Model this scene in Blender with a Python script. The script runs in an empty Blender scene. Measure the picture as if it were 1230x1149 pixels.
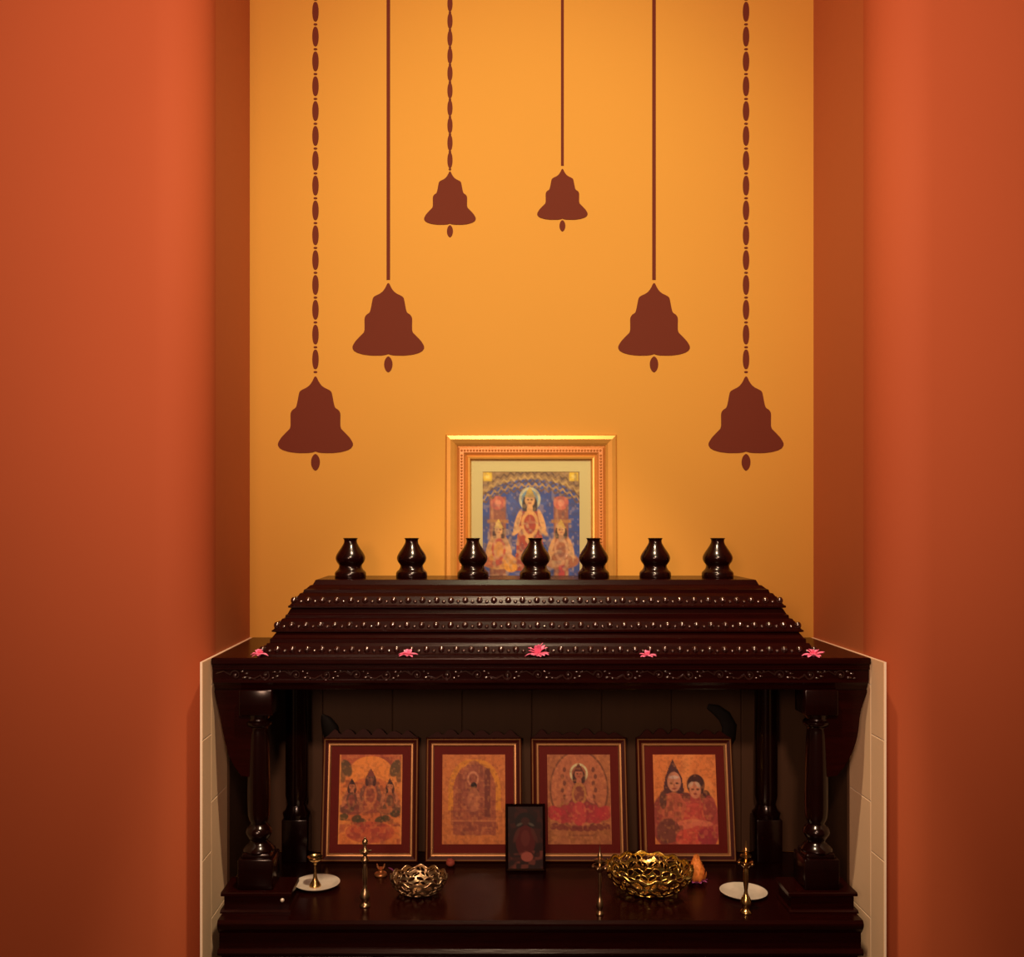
import bpy, bmesh, math, random
import numpy as np
from mathutils import Vector, Matrix

random.seed(7)
SC = bpy.context.scene
COL = SC.collection
PI = math.pi

# ------------------------------------------------------------------ camera
F = 1160.0            # focal length in pixels of the 1230 px wide frame
VX, VY = 575.0, 629.0  # principal point (eye level) in the frame
EYE = 1.45
cam_d = bpy.data.cameras.new('camera')
cam = bpy.data.objects.new('camera', cam_d)
COL.objects.link(cam)
cam.location = (0, 0, EYE)
cam.rotation_euler = (PI / 2, 0, 0)
cam_d.sensor_width = 36.0
cam_d.lens = F / 1230.0 * 36.0
cam_d.shift_x = (615.0 - VX) / 1230.0
cam_d.shift_y = (VY - 574.5) / 1230.0
cam_d.clip_start = 0.02
SC.camera = cam

# ------------------------------------------------------------------ view, world, lights
SC.view_settings.view_transform = 'Standard'
SC.view_settings.look = 'None'
SC.view_settings.gamma = 1.0
SC.view_settings.use_curve_mapping = False
SC.view_settings.exposure = 0.0

world = bpy.data.worlds.new('dim_room')
SC.world = world
world.use_nodes = True
world.node_tree.nodes['Background'].inputs[0].default_value = (1.0, 0.55, 0.30, 1)
world.node_tree.nodes['Background'].inputs[1].default_value = 0.06


def light(name, kind, loc, target, power, color, size=0.1, **kw):
    d = bpy.data.lights.new(name, kind)
    d.energy = power
    d.color = color
    if kind == 'AREA':
        d.shape = 'DISK'
        d.size = size
    else:
        d.shadow_soft_size = size
    for k, v in kw.items():
        setattr(d, k, v)
    o = bpy.data.objects.new(name, d)
    COL.objects.link(o)
    o.location = loc
    o.rotation_euler = (Vector(target) - Vector(loc)).to_track_quat('-Z', 'Y').to_euler()
    return o


# spot aimed into the recess, a wall washer for the upper walls, the room's soft light
light('recess_spot', 'SPOT', (0.10, 0.20, 2.95), (0.12, 2.33, 2.10), 165.0, (1.0, 0.98, 0.55), 0.06,
      spot_size=math.radians(48), spot_blend=1.0)
light('wall_washer', 'SPOT', (0.03, -0.50, 2.55), (0.12, 1.93, 2.33), 285.0, (1.0, 0.60, 0.42), 0.09,
      spot_size=math.radians(80), spot_blend=0.9)
light('altar_fill_spot', 'SPOT', (0.12, 1.26, 3.12), (0.125, 1.95, 0.8), 190.0, (1.0, 0.72, 0.46), 0.05,  # added unseen spot that brightens the side tiles and altar top
      spot_size=math.radians(41), spot_blend=0.4)
light('room_light', 'AREA', (-0.60, -0.9, 1.80), (0.12, 2.2, 0.95), 28.0, (1.0, 0.58, 0.38), 0.55)

# ------------------------------------------------------------------ places
YB = 2.332            # back wall
YF = 1.930            # front plane of the walls beside the recess
XL, XR = -0.5527, 0.8085
XC = 0.124
ZCEIL = 3.2
ZT = 0.6625           # altar top
ZS = 1.1766           # canopy top


def px(x, Y):
    return (x - VX) * Y / F


def pz(y, Y):
    return EYE - (y - VY) * Y / F


def on_table(x, y, z=ZT):
    """the point on the altar top seen at the frame's (x, y)"""
    Y = (EYE - z) * F / (y - VY)
    return Vector((px(x, Y), Y, z))


# ------------------------------------------------------------------ materials
def lin(c):
    out = []
    for v in c:
        v /= 255.0
        out.append(v / 12.92 if v <= 0.04045 else ((v + 0.055) / 1.055) ** 2.4)
    return tuple(out)


def mat(name, base, rough=0.5, metal=0.0, noise=0.0, scale=20.0, stretch=(1, 1, 1), bump=0.0, bump_scale=60.0,
        coat=0.0, spec=0.5, alt=None, attr=None):
    m = bpy.data.materials.new(name)
    m.use_nodes = True
    nt = m.node_tree
    N, L = nt.nodes, nt.links
    b = N['Principled BSDF']
    b.inputs['Roughness'].default_value = rough
    b.inputs['Metallic'].default_value = metal
    b.inputs['Specular IOR Level'].default_value = spec
    b.inputs['Coat Weight'].default_value = coat
    b.inputs['Coat Roughness'].default_value = 0.08
    tc = N.new('ShaderNodeTexCoord')
    mp = N.new('ShaderNodeMapping')
    mp.inputs['Scale'].default_value = stretch
    L.new(tc.outputs['Object'], mp.inputs['Vector'])
    if attr:
        a = N.new('ShaderNodeAttribute')
        a.attribute_name = attr
        L.new(a.outputs['Color'], b.inputs['Base Color'])
    else:
        no = N.new('ShaderNodeTexNoise')
        no.inputs['Scale'].default_value = scale
        no.inputs['Detail'].default_value = 5.0
        L.new(mp.outputs['Vector'], no.inputs['Vector'])
        mx = N.new('ShaderNodeMix')
        mx.data_type = 'RGBA'
        c2 = alt if alt else tuple(v * (1.0 - noise) for v in base)
        mx.inputs['A'].default_value = (*base, 1)
        mx.inputs['B'].default_value = (*c2, 1)
        L.new(no.outputs['Fac'], mx.inputs['Factor'])
        L.new(mx.outputs['Result'], b.inputs['Base Color'])
    if bump > 0:
        n2 = N.new('ShaderNodeTexNoise')
        n2.inputs['Scale'].default_value = bump_scale
        n2.inputs['Detail'].default_value = 4.0
        L.new(mp.outputs['Vector'], n2.inputs['Vector'])
        bp = N.new('ShaderNodeBump')
        bp.inputs['Strength'].default_value = bump
        bp.inputs['Distance'].default_value = 0.002
        L.new(n2.outputs['Fac'], bp.inputs['Height'])
        L.new(bp.outputs['Normal'], b.inputs['Normal'])
    return m


M = {}
M['yellow_paint'] = mat('ochre_yellow_wall_paint', (0.46, 0.225, 0.036), 0.75, noise=0.05, scale=3, bump=0.05, bump_scale=90, spec=0.2)
M['red_paint'] = mat('terracotta_red_wall_paint', (0.43, 0.105, 0.038), 0.75, noise=0.06, scale=2.5, bump=0.05, bump_scale=90, spec=0.2)
M['lit_inner_paint'] = mat('recess_paint_light_lifted', (0.47, 0.145, 0.052), 0.75, noise=0.06, scale=2.5, bump=0.05, bump_scale=90, spec=0.2)  # wall red lifted and yellowed, painting extra light onto the recess sides
M['ceiling_paint'] = mat('cream_ceiling_paint', (0.70, 0.45, 0.22), 0.8, noise=0.05)
M['floor_tile'] = mat('brown_floor', (0.10, 0.05, 0.03), 0.4, noise=0.3, scale=6)
M['tile'] = mat('glazed_cream_tile', (0.95, 0.69, 0.43), 0.45, noise=0.12, scale=9, bump=0.02)
M['grout'] = mat('pale_grout', (0.92, 0.80, 0.62), 0.8, noise=0.1)
M['decal'] = mat('maroon_vinyl', (0.100, 0.0175, 0.0090), 0.8, noise=0.04, spec=0.15)
M['wood'] = mat('polished_rosewood', (0.015, 0.0011, 0.0008), 0.25, noise=0.6, scale=14, stretch=(1.2, 9, 9), bump=0.10, bump_scale=22, coat=0.0, spec=0.13)
M['wood_bead'] = mat('glossy_carved_rosewood', (0.020, 0.0030, 0.0020), 0.20, noise=0.4, scale=30, coat=1.0, spec=0.9)
M['wood_turned'] = mat('turned_rosewood', (0.008, 0.0009, 0.0007), 0.20, noise=0.5, scale=14, stretch=(9, 9, 1.5), coat=0.08, spec=0.30)
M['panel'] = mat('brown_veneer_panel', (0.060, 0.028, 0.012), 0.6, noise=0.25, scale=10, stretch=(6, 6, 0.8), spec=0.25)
M['maroon_wood'] = mat('maroon_frame_wood', (0.060, 0.006, 0.003), 0.5, noise=0.4, scale=25, spec=0.15)
M['maroon_mat'] = mat('maroon_mat_board', (0.120, 0.007, 0.004), 0.7, noise=0.15, scale=40, spec=0.2)
M['gold_line'] = mat('dull_gold_moulding', (0.62, 0.33, 0.13), 0.38, 0.55, noise=0.3, scale=60)
M['gold_frame'] = mat('gilt_frame', (0.62, 0.30, 0.06), 0.36, 0.45, noise=0.15, scale=50)
M['copper_bead'] = mat('copper_beading', (0.42, 0.15, 0.030), 0.45, 0.3, noise=0.2, scale=70)
M['cream_mat'] = mat('cream_mat_board', (0.46, 0.40, 0.19), 0.7, noise=0.06, scale=30, spec=0.2)
M['print'] = mat('printed_paper', (1, 1, 1), 0.55, attr='paint', spec=0.3)
M['brass'] = mat('polished_brass', (0.72, 0.46, 0.18), 0.24, 1.0, noise=0.35, scale=45)
M['aged_brass'] = mat('aged_brass', (0.60, 0.42, 0.24), 0.30, 1.0, noise=0.5, scale=60)
M['copper'] = mat('copper_metal', (0.80, 0.36, 0.14), 0.35, 0.8, noise=0.3, scale=60)
M['silver'] = mat('silver_plate_metal', (0.88, 0.80, 0.66), 0.30, 0.3, noise=0.35, scale=40)
M['yellow_brass'] = mat('bright_yellow_brass', (0.86, 0.62, 0.18), 0.22, 1.0, noise=0.3, scale=50)
M['pink'] = mat('pink_petals', (0.85, 0.09, 0.27), 0.6, noise=0.35, scale=50, alt=(0.92, 0.30, 0.48))
M['rose'] = mat('dusty_red_petals', (0.42, 0.08, 0.05), 0.7, noise=0.4, scale=60)
M['orange_petal'] = mat('orange_petals', (0.85, 0.28, 0.05), 0.6, noise=0.35, scale=60)
M['purple_petal'] = mat('purple_petals', (0.40, 0.08, 0.30), 0.6, noise=0.3, scale=60)
M['black'] = mat('blackened_carving', (0.006, 0.004, 0.003), 0.6, noise=0.3, scale=30, spec=0.2)


def glass_mat():
    m = bpy.data.materials.new('picture_glass')
    m.use_nodes = True
    nt = m.node_tree
    N, L = nt.nodes, nt.links
    N.remove(N['Principled BSDF'])
    out = N['Material Output']
    tr = N.new('ShaderNodeBsdfTransparent')
    gl = N.new('ShaderNodeBsdfGlossy')
    gl.inputs['Roughness'].default_value = 0.02
    fr = N.new('ShaderNodeFresnel')
    fr.inputs['IOR'].default_value = 1.25
    mx = N.new('ShaderNodeMixShader')
    L.new(fr.outputs[0], mx.inputs[0])
    L.new(tr.outputs[0], mx.inputs[1])
    L.new(gl.outputs[0], mx.inputs[2])
    L.new(mx.outputs[0], out.inputs['Surface'])
    return m


M['glass'] = glass_mat()


# ------------------------------------------------------------------ mesh helpers
def B():
    return bmesh.new()


def box(bm, a, b, bevel=0.0, seg=2):
    """axis-aligned box from corner a to corner b"""
    c = [(a[i] + b[i]) / 2 for i in range(3)]
    s = [abs(b[i] - a[i]) for i in range(3)]
    r = bmesh.ops.create_cube(bm, size=1.0, matrix=Matrix.Translation(c) @ Matrix.Diagonal((*s, 1)))
    if bevel > 0:
        es = list({e for v in r['verts'] for e in v.link_edges})
        bmesh.ops.bevel(bm, geom=es, offset=bevel, segments=seg, affect='EDGES', profile=0.5)
    return r


def lathe(bm, prof, loc=(0, 0, 0), n=28, sx=1.0, sy=1.0):
    """prof: (radius, z) list bottom to top, turned about the vertical axis through loc"""
    rings = []
    for r, z in prof:
        if r < 1e-5:
            rings.append([bm.verts.new((loc[0], loc[1], loc[2] + z))])
        else:
            rings.append([bm.verts.new((loc[0] + sx * r * math.cos(2 * PI * k / n), loc[1] + sy * r * math.sin(2 * PI * k / n), loc[2] + z)) for k in range(n)])
    for a, b in zip(rings[:-1], rings[1:]):
        for k in range(n):
            k2 = (k + 1) % n
            vs = []
            for v in ((a[k] if len(a) > 1 else a[0]), (a[k2] if len(a) > 1 else a[0]), (b[k2] if len(b) > 1 else b[0]), (b[k] if len(b) > 1 else b[0])):
                if v not in vs:
                    vs.append(v)
            if len(vs) > 2:
                bm.faces.new(vs)
    if len(rings[0]) > 1:
        bm.faces.new(list(reversed(rings[0])))
    if len(rings[-1]) > 1:
        bm.faces.new(rings[-1])


def smooth_prof(pts, sub=4):
    """Catmull-Rom through profile points"""
    out = []
    P = [pts[0]] + list(pts) + [pts[-1]]
    for i in range(1, len(P) - 2):
        p0, p1, p2, p3 = P[i - 1], P[i], P[i + 1], P[i + 2]
        for k in range(sub):
            t = k / sub
            q = []
            for j in range(2):
                q.append(0.5 * (2 * p1[j] + (-p0[j] + p2[j]) * t + (2 * p0[j] - 5 * p1[j] + 4 * p2[j] - p3[j]) * t * t + (-p0[j] + 3 * p1[j] - 3 * p2[j] + p3[j]) * t ** 3))
            out.append((max(q[0], 0.0), q[1]))
    out.append(pts[-1])
    return out


def ball(bm, c, r, u=12, v=8):
    if not hasattr(r, '__len__'):
        r = (r, r, r)
    bmesh.ops.create_uvsphere(bm, u_segments=u, v_segments=v, radius=1.0, matrix=Matrix.Translation(c) @ Matrix.Diagonal((*r, 1)))


def tube(bm, pts, rad, n=8):
    pts = [Vector(p) for p in pts]
    if not hasattr(rad, '__len__'):
        rad = [rad] * len(pts)
    rings = []
    for i, p in enumerate(pts):
        d = (pts[min(i + 1, len(pts) - 1)] - pts[max(i - 1, 0)]).normalized()
        up = Vector((0, 1, 0)) if abs(d.y) < 0.9 else Vector((1, 0, 0))
        a = d.cross(up).normalized()
        b = d.cross(a).normalized()
        rings.append([bm.verts.new(p + (a * math.cos(2 * PI * k / n) + b * math.sin(2 * PI * k / n)) * rad[i]) for k in range(n)])
    for r0, r1 in zip(rings[:-1], rings[1:]):
        for k in range(n):
            bm.faces.new((r0[k], r0[(k + 1) % n], r1[(k + 1) % n], r1[k]))
    bm.faces.new(list(reversed(rings[0])))
    bm.faces.new(rings[-1])


def prism_xz(bm, poly, y0, y1):
    """polygon of (x, z) given thickness from y0 to y1"""
    a = [bm.verts.new((x, y0, z)) for x, z in poly]
    b = [bm.verts.new((x, y1, z)) for x, z in poly]
    bm.faces.new(a)
    bm.faces.new(list(reversed(b)))
    n = len(poly)
    for k in range(n):
        bm.faces.new((a[k], b[k], b[(k + 1) % n], a[(k + 1) % n]))


def prism_yz(bm, poly, x0, x1):
    a = [bm.verts.new((x0, y, z)) for y, z in poly]
    b = [bm.verts.new((x1, y, z)) for y, z in poly]
    bm.faces.new(a)
    bm.faces.new(list(reversed(b)))
    n = len(poly)
    for k in range(n):
        bm.faces.new((a[k], b[k], b[(k + 1) % n], a[(k + 1) % n]))


def obj(name, bm, m, parent=None, smooth=None, loc=None):
    bmesh.ops.recalc_face_normals(bm, faces=bm.faces[:])
    me = bpy.data.meshes.new(name)
    bm.to_mesh(me)
    bm.free()
    me.materials.append(m)
    o = bpy.data.objects.new(name, me)
    COL.objects.link(o)
    if parent:
        o.parent = parent
    if loc is not None:
        o.location = loc
    if smooth is not None:
        me.shade_smooth()
        md = me.attributes.new('sharp_edge', 'BOOLEAN', 'EDGE') if 'sharp_edge' not in me.attributes else me.attributes['sharp_edge']
        bm2 = bmesh.new()
        bm2.from_mesh(me)
        bm2.edges.ensure_lookup_table()
        flags = [(len(e.link_faces) == 2 and e.calc_face_angle(0) > math.radians(smooth)) for e in bm2.edges]
        bm2.free()
        md = me.attributes['sharp_edge']
        md.data.foreach_set('value', flags)
    return o


def thing(name, label, cat, loc=(0, 0, 0), rot=(0, 0, 0), group=None):
    o = bpy.data.objects.new(name, None)
    o.empty_display_size = 0.05
    COL.objects.link(o)
    o.location = loc
    o.rotation_euler = rot
    return tag(o, label, cat, group)


def tag(o, label, cat, group=None):
    o['label'] = label
    o['category'] = cat
    if group:
        o['group'] = group
    return o


def struct(o):
    o['kind'] = 'structure'
    return o


# ------------------------------------------------------------------ the setting
bm = B()
box(bm, (XL - 0.6, YB, 0), (XR + 0.6, YB + 0.1, ZCEIL))
struct(obj('wall_back', bm, M['yellow_paint']))


def side_wall(name, X, s):
    """recess side plus the wall facing the room, one sheet with a softly rounded corner; s = -1 left, +1 right"""
    R = 0.10
    prof = [(X, YB + 0.05), (X, YF + R)]
    for k in range(1, 17):
        a = PI / 2 * k / 16
        prof.append((X + s * R * (1 - math.cos(a)), YF + R - R * math.sin(a)))
    prof += [(X + s * 2.2, YF), (X + s * 2.2, YB + 0.05)]
    bm = B()
    lo = [bm.verts.new((x, y, 0)) for x, y in prof]
    hi = [bm.verts.new((x, y, ZCEIL)) for x, y in prof]
    n = len(prof)
    for k in range(n):
        bm.faces.new((lo[k], lo[(k + 1) % n], hi[(k + 1) % n], hi[k]))
    bm.faces.new(lo)
    bm.faces.new(hi)
    for f in bm.faces:
        c = f.calc_center_median()
        f.material_index = 1 if len(f.verts) == 4 and abs(c.x - X) < 1e-4 and c.y < YB else 0
    o = struct(obj(name, bm, M['red_paint'], smooth=40))
    o.data.materials.append(M['lit_inner_paint'])


side_wall('wall_left', XL, -1)
side_wall('wall_right', XR, 1)
bm = B()
box(bm, (-2.8, -2.5, -0.1), (3.0, YB + 0.1, 0.0))
struct(obj('floor', bm, M['floor_tile']))
bm = B()
box(bm, (-2.8, -2.5, ZCEIL), (3.0, YB + 0.1, ZCEIL + 0.1))
struct(obj('ceiling', bm, M['ceiling_paint']))


def dado(name, X, s):
    """pale tiles on the recess side up to the canopy's height"""
    t = 0.005
    xi = X - s * t
    root = struct(bpy.data.objects.new(name, None))
    COL.objects.link(root)
    bm = B()
    g = 0.0016
    ys = [1.914, 1.979, 2.179, YB]
    for c in range(3):
        z = 1.02 if c % 2 == 0 else 0.881
        cuts = [0.0] + sorted(z - 0.239 * k for k in range(0, 5) if z - 0.239 * k > 0.02)
        if ZS - z > 0.05:
            cuts += [z + 0.239] if z + 0.239 < ZS - 0.02 else []
        cuts = sorted(cuts) + [ZS]
        for z0, z1 in zip(cuts[:-1], cuts[1:]):
            box(bm, (X - s * 0.0005, ys[c] + g / 2, z0 + g / 2), (xi, ys[c + 1] - g / 2, z1 - g / 2), 0.0012)
    obj('tile_sheet', bm, M['tile'], root)['kind'] = 'structure'
    bm = B()
    box(bm, (X - s * 0.0003, 1.9145, 0), (xi + s * 0.0006, YB, ZS - 0.0006))
    obj('grout', bm, M['grout'], root)['kind'] = 'structure'


dado('trim_1', XL, -1)
dado('trim_2', XR, 1)

# ------------------------------------------------------------------ bell decals on the back wall
BELL = [(0, 0), (7, 3), (14, 14), (24, 37), (38, 60), (55, 80), (78, 97), (110, 112), (130, 124), (140, 138), (148, 175), (155, 215), (162, 246), (168, 264), (178, 275),
        (195, 285), (207, 299), (214, 315), (216, 335), (215, 375), (215, 425), (222, 450), (238, 466), (262, 490), (295, 525), (315, 556), (324, 576), (324, 594),
        (310, 616), (280, 634), (225, 650), (150, 659), (60, 658), (25, 653), (0, 645)]


def half_smooth(pts):
    # one round of corner cutting keeps the bell's outline soft
    out = [pts[0]]
    for p, q in zip(pts[:-1], pts[1:]):
        out.append((0.85 * p[0] + 0.15 * q[0], 0.85 * p[1] + 0.15 * q[1]))
        out.append((0.15 * p[0] + 0.85 * q[0], 0.15 * p[1] + 0.85 * q[1]))
    out.append(pts[-1])
    return out


def lens(bm, x, y, w, h, t, n=22, p=1.25):
    """pointed oval centred on the frame's (x, y)"""
    poly = []
    for k in range(n):
        a = 2 * PI * k / n
        cx = math.copysign(abs(math.cos(a)) ** p, math.cos(a))
        poly.append((px(x + w / 2 * cx, YB), pz(y - h / 2 * math.sin(a), YB)))
    prism_xz(bm, poly, YB - t, YB + 0.0005)


def bell_decal(label, x, top, bot, width, c0, c1, style, cord_w, group):
    t = 0.0018
    root = thing('bell_decal', label, 'wall decal', (px(x, YB), YB, pz(bot, YB)), group=group)
    off = -Vector(root.location)

    def part(name, bm):
        for v in bm.verts:
            v.co += off
        return obj(name, bm, M['decal'], root)
    bm = B()
    hp = half_smooth(BELL)
    sx, sy = width / 2 / 324.0, (bot - top) / 659.0
    pts = [(x + a * sx, top + b * sy) for a, b in hp] + [(x - a * sx, top + b * sy) for a, b in reversed(hp[1:-1])]
    prism_xz(bm, [(px(a, YB), pz(b, YB)) for a, b in pts], YB - t, YB + 0.0005)
    part('bell', bm)
    bm = B()
    lens(bm, x, (c0 + c1) / 2, width * 0.118, c1 - c0, t)
    part('clapper', bm)
    if style == 'cord':
        bm = B()
        prism_xz(bm, [(px(x - cord_w / 2, YB), ZCEIL), (px(x + cord_w / 2, YB), ZCEIL), (px(x + cord_w / 2, YB), pz(top - 4, YB)), (px(x - cord_w / 2, YB), pz(top - 4, YB))], YB - t, YB + 0.0005)
        part('cord', bm)
    else:
        pitch, length, bw, first, dot = style
        yy = first
        while pz(yy + length, YB) < ZCEIL:
            bm = B()
            lens(bm, x, yy, bw, length, t, p=0.8)
            part('bead', bm)
            bm = B()
            lens(bm, x, yy + pitch / 2 + 0.3, dot, 2.4 if dot > 4 else 3.0, t, 12, 1.0)
            part('spacer_bead', bm)
            yy -= pitch
    return root


G1 = 'maroon bell decals on the back wall'
big = (29.8, 23.5, 7.6, 431.5, 4.6)
bell_decal('large maroon bell decal on a beaded strand at the left side of the yellow wall', 379, 452, 544, 90, 545, 565, big, 0, G1)
bell_decal('large maroon bell decal on a beaded strand at the right side of the yellow wall', 896, 452, 544, 90, 545, 565, big, 0, G1)
bell_decal('mid-sized maroon bell decal on a plain cord, between left large bell and small beaded bell', 466.5, 340, 427, 86, 428, 447, 'cord', 4.2, G1)
bell_decal('mid-sized maroon bell decal on a plain cord, between right large bell and small corded bell', 785.5, 340, 427, 86, 428, 447, 'cord', 4.2, G1)
bell_decal('small maroon bell decal hung from a beaded strand, upper middle of yellow wall', 540.5, 206, 270, 62, 270.5, 285, (20.9, 18.5, 6.2, 192.5, 3.2), 0, G1)
bell_decal('small maroon bell decal hung from a thin plain cord, upper middle of yellow wall', 675.5, 203, 264, 60.5, 264.5, 278, 'cord', 3.4, G1)


# ------------------------------------------------------------------ the shrine
cabinet = thing('altar_cabinet', 'dark polished rosewood altar cabinet with drawers under the pillared shrine canopy', 'cabinet', (XC, 2.1, 0))
shrine = thing('shrine_canopy', 'dark rosewood shrine canopy with tiered beaded roof, seven finials and turned pillars', 'shrine', (XC, 2.1, ZT))
OWNER = cabinet


def spart(name, bm, m, parent=None, smooth=None):
    off = -Vector(OWNER.location)
    for v in bm.verts:
        v.co += off
    return obj(name, bm, m, parent or OWNER, smooth)


# base cabinet and altar top
TX0, TX1 = -0.519, 0.764
YT = 1.915
bm = B()
box(bm, (TX0 + 0.004, YT + 0.022, 0.04), (TX1 - 0.004, YB - 0.012, ZT - 0.068))
spart('cabinet_body', bm, M['wood'])
bm = B()
box(bm, (TX0 + 0.02, YT + 0.05, 0.0), (TX1 - 0.02, YB - 0.03, 0.05))
spart('plinth', bm, M['wood'])
bm = B()
prism_yz(bm, [(YT, ZT - 0.006), (YT + 0.005, ZT), (YB - 0.012, ZT), (YB - 0.012, ZT - 0.028), (YT + 0.012, ZT - 0.028), (YT + 0.004, ZT - 0.018), (YT, ZT - 0.010)], TX0, TX1)
spart('altar_top', bm, M['wood'])
bm = B()   # apron with a fine lower edge
box(bm, (TX0 + 0.002, YT + 0.010, ZT - 0.066), (TX1 - 0.002, YT + 0.06, ZT - 0.027))
prism_yz(bm, [(YT + 0.000, ZT - 0.064), (YT + 0.006, ZT - 0.058), (YT + 0.03, ZT - 0.058), (YT + 0.03, ZT - 0.070), (YT + 0.003, ZT - 0.070)], TX0, TX1)
spart('apron', bm, M['wood'])
cuts = [TX0 + 0.012, px(455, 1.93), px(645, 1.93), px(840, 1.93), TX1 - 0.012]
for a, b in zip(cuts[:-1], cuts[1:]):
    bm = B()
    box(bm, (a + 0.008, YT + 0.008, 0.43), (b - 0.008, YT + 0.03, ZT - 0.074), 0.004)
    box(bm, (a + 0.03, YT + 0.004, 0.455), (b - 0.03, YT + 0.02, ZT - 0.098), 0.004)
    dr = spart('drawer', bm, M['wood'])
    bm = B()
    lathe(bm, [(0.005, 0), (0.005, 0.008), (0.011, 0.013), (0.012, 0.018), (0.008, 0.023), (0, 0.024)], n=18)
    k = spart('knob', bm, M['aged_brass'], dr, 50)
    for v in k.data.vertices:
        v.co += OWNER.location
    k.location = ((a + b) / 2 - XC, YT + 0.006 - 2.1, 0.51)
    k.rotation_euler = (PI / 2, 0, 0)
    bm = B()
    box(bm, (a + 0.008, YT + 0.008, 0.06), (b - 0.008, YT + 0.03, 0.42), 0.004)
    box(bm, (a + 0.04, YT + 0.004, 0.10), (b - 0.04, YT + 0.02, 0.38), 0.006)
    spart('door', bm, M['wood'])

# small corner drawers that carry the pillars
OWNER = shrine
ZB = ZT + 0.040
for s, (a, b) in ((-1, (-0.523, -0.380)), (1, (0.628, 0.768))):
    bm = B()
    box(bm, (a + 0.006, 1.962, ZT + 0.0005), (b - 0.006, 2.040, ZB - 0.006))
    prism_yz(bm, [(1.957, ZB - 0.007), (1.957, ZB - 0.002), (1.960, ZB), (2.045, ZB), (2.045, ZB - 0.008), (1.960, ZB - 0.008)], a, b)
    prism_yz(bm, [(1.952, ZT), (1.952, ZT + 0.003), (1.956, ZT + 0.006), (2.042, ZT + 0.006), (2.042, ZT)], a, b)
    cd = spart('corner_drawer', bm, M['wood'])
    if s < 0:
        bm = B()
        ball(bm, (px(339, 1.957), 1.958, pz(1081, 1.957)), 0.0042)
        tube(bm, [(px(339, 1.957), 1.965, pz(1081, 1.957)), (px(339, 1.957), 1.957, pz(1081, 1.957))], 0.002)
        spart('knob', bm, M['silver'], cd, 60)

ZSB = 1.1087   # underside of the canopy
SHAFT = smooth_prof([(0.030, 0.068), (0.032, 0.074), (0.026, 0.082), (0.018, 0.090), (0.022, 0.098), (0.027, 0.108), (0.024, 0.118), (0.017, 0.126), (0.020, 0.134), (0.023, 0.150),
                     (0.0235, 0.20), (0.022, 0.26), (0.020, 0.31), (0.019, 0.325), (0.026, 0.332), (0.027, 0.338), (0.022, 0.345), (0.030, 0.36)], 3)
for X, Y in ((-0.4566, 2.007), (0.7015, 2.007)):
    bm = B()
    box(bm, (X - 0.036, Y - 0.036, ZB), (X + 0.036, Y + 0.036, ZB + 0.062), 0.003)
    box(bm, (X - 0.030, Y - 0.030, ZB + 0.058), (X + 0.030, Y + 0.030, ZB + 0.072), 0.005)
    lathe(bm, SHAFT, (X, Y, ZB))
    box(bm, (X - 0.034, Y - 0.034, ZB + 0.355), (X + 0.034, Y + 0.034, ZSB + 0.002), 0.003)
    spart('pillar', bm, M['wood_turned'], smooth=30)
for X, Y in ((-0.428, 2.272), (0.676, 2.272)):
    bm = B()
    box(bm, (X - 0.030, Y - 0.030, ZT), (X + 0.030, Y + 0.030, ZT + 0.10), 0.003)
    lathe(bm, [(0.031, 0.10), (0.033, 0.11), (0.026, 0.118), (0.022, 0.13), (0.0265, 0.15), (0.0265, 0.40), (0.031, 0.41), (0.031, 0.446)], (X, Y, ZT))
    spart('pillar', bm, M['wood_turned'], smooth=30)
for s, X0, X1 in ((-1, -0.545, -0.456), (1, 0.8005, 0.701)):
    bm = B()
    pts = [(X1, ZSB), (X0, ZSB), (X0, ZSB - 0.006)]
    for k in range(11):
        u = k / 10
        e = 0.27 * (u + 0.10 * math.sin(2 * PI * u) * (1 if s > 0 else 0.3))
        pts.append((X0 + (X1 - X0) * 1.2 * e, ZSB - 0.006 - 0.128 * u))
    pts += [(X0 + (X1 - X0) * 0.46, ZSB - 0.158), (X0 + (X1 - X0) * 0.62, ZSB - 0.178), (X1, ZSB - 0.182)]
    prism_xz(bm, pts, 1.991, 2.030)
    spart('bracket', bm, M['wood'])
# back panel of the alcove; side panels added, their brown holds the tile's shade
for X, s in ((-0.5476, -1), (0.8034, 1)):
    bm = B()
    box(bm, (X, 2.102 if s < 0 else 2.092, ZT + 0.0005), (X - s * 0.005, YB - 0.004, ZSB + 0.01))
    spart('side_shade_panel', bm, M['panel'])
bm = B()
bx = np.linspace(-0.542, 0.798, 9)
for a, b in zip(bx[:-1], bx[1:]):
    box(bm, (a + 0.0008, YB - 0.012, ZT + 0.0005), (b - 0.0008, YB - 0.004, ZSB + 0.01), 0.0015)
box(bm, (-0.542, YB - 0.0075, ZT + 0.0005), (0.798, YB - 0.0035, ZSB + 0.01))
spart('back_panel', bm, M['panel'])

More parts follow.
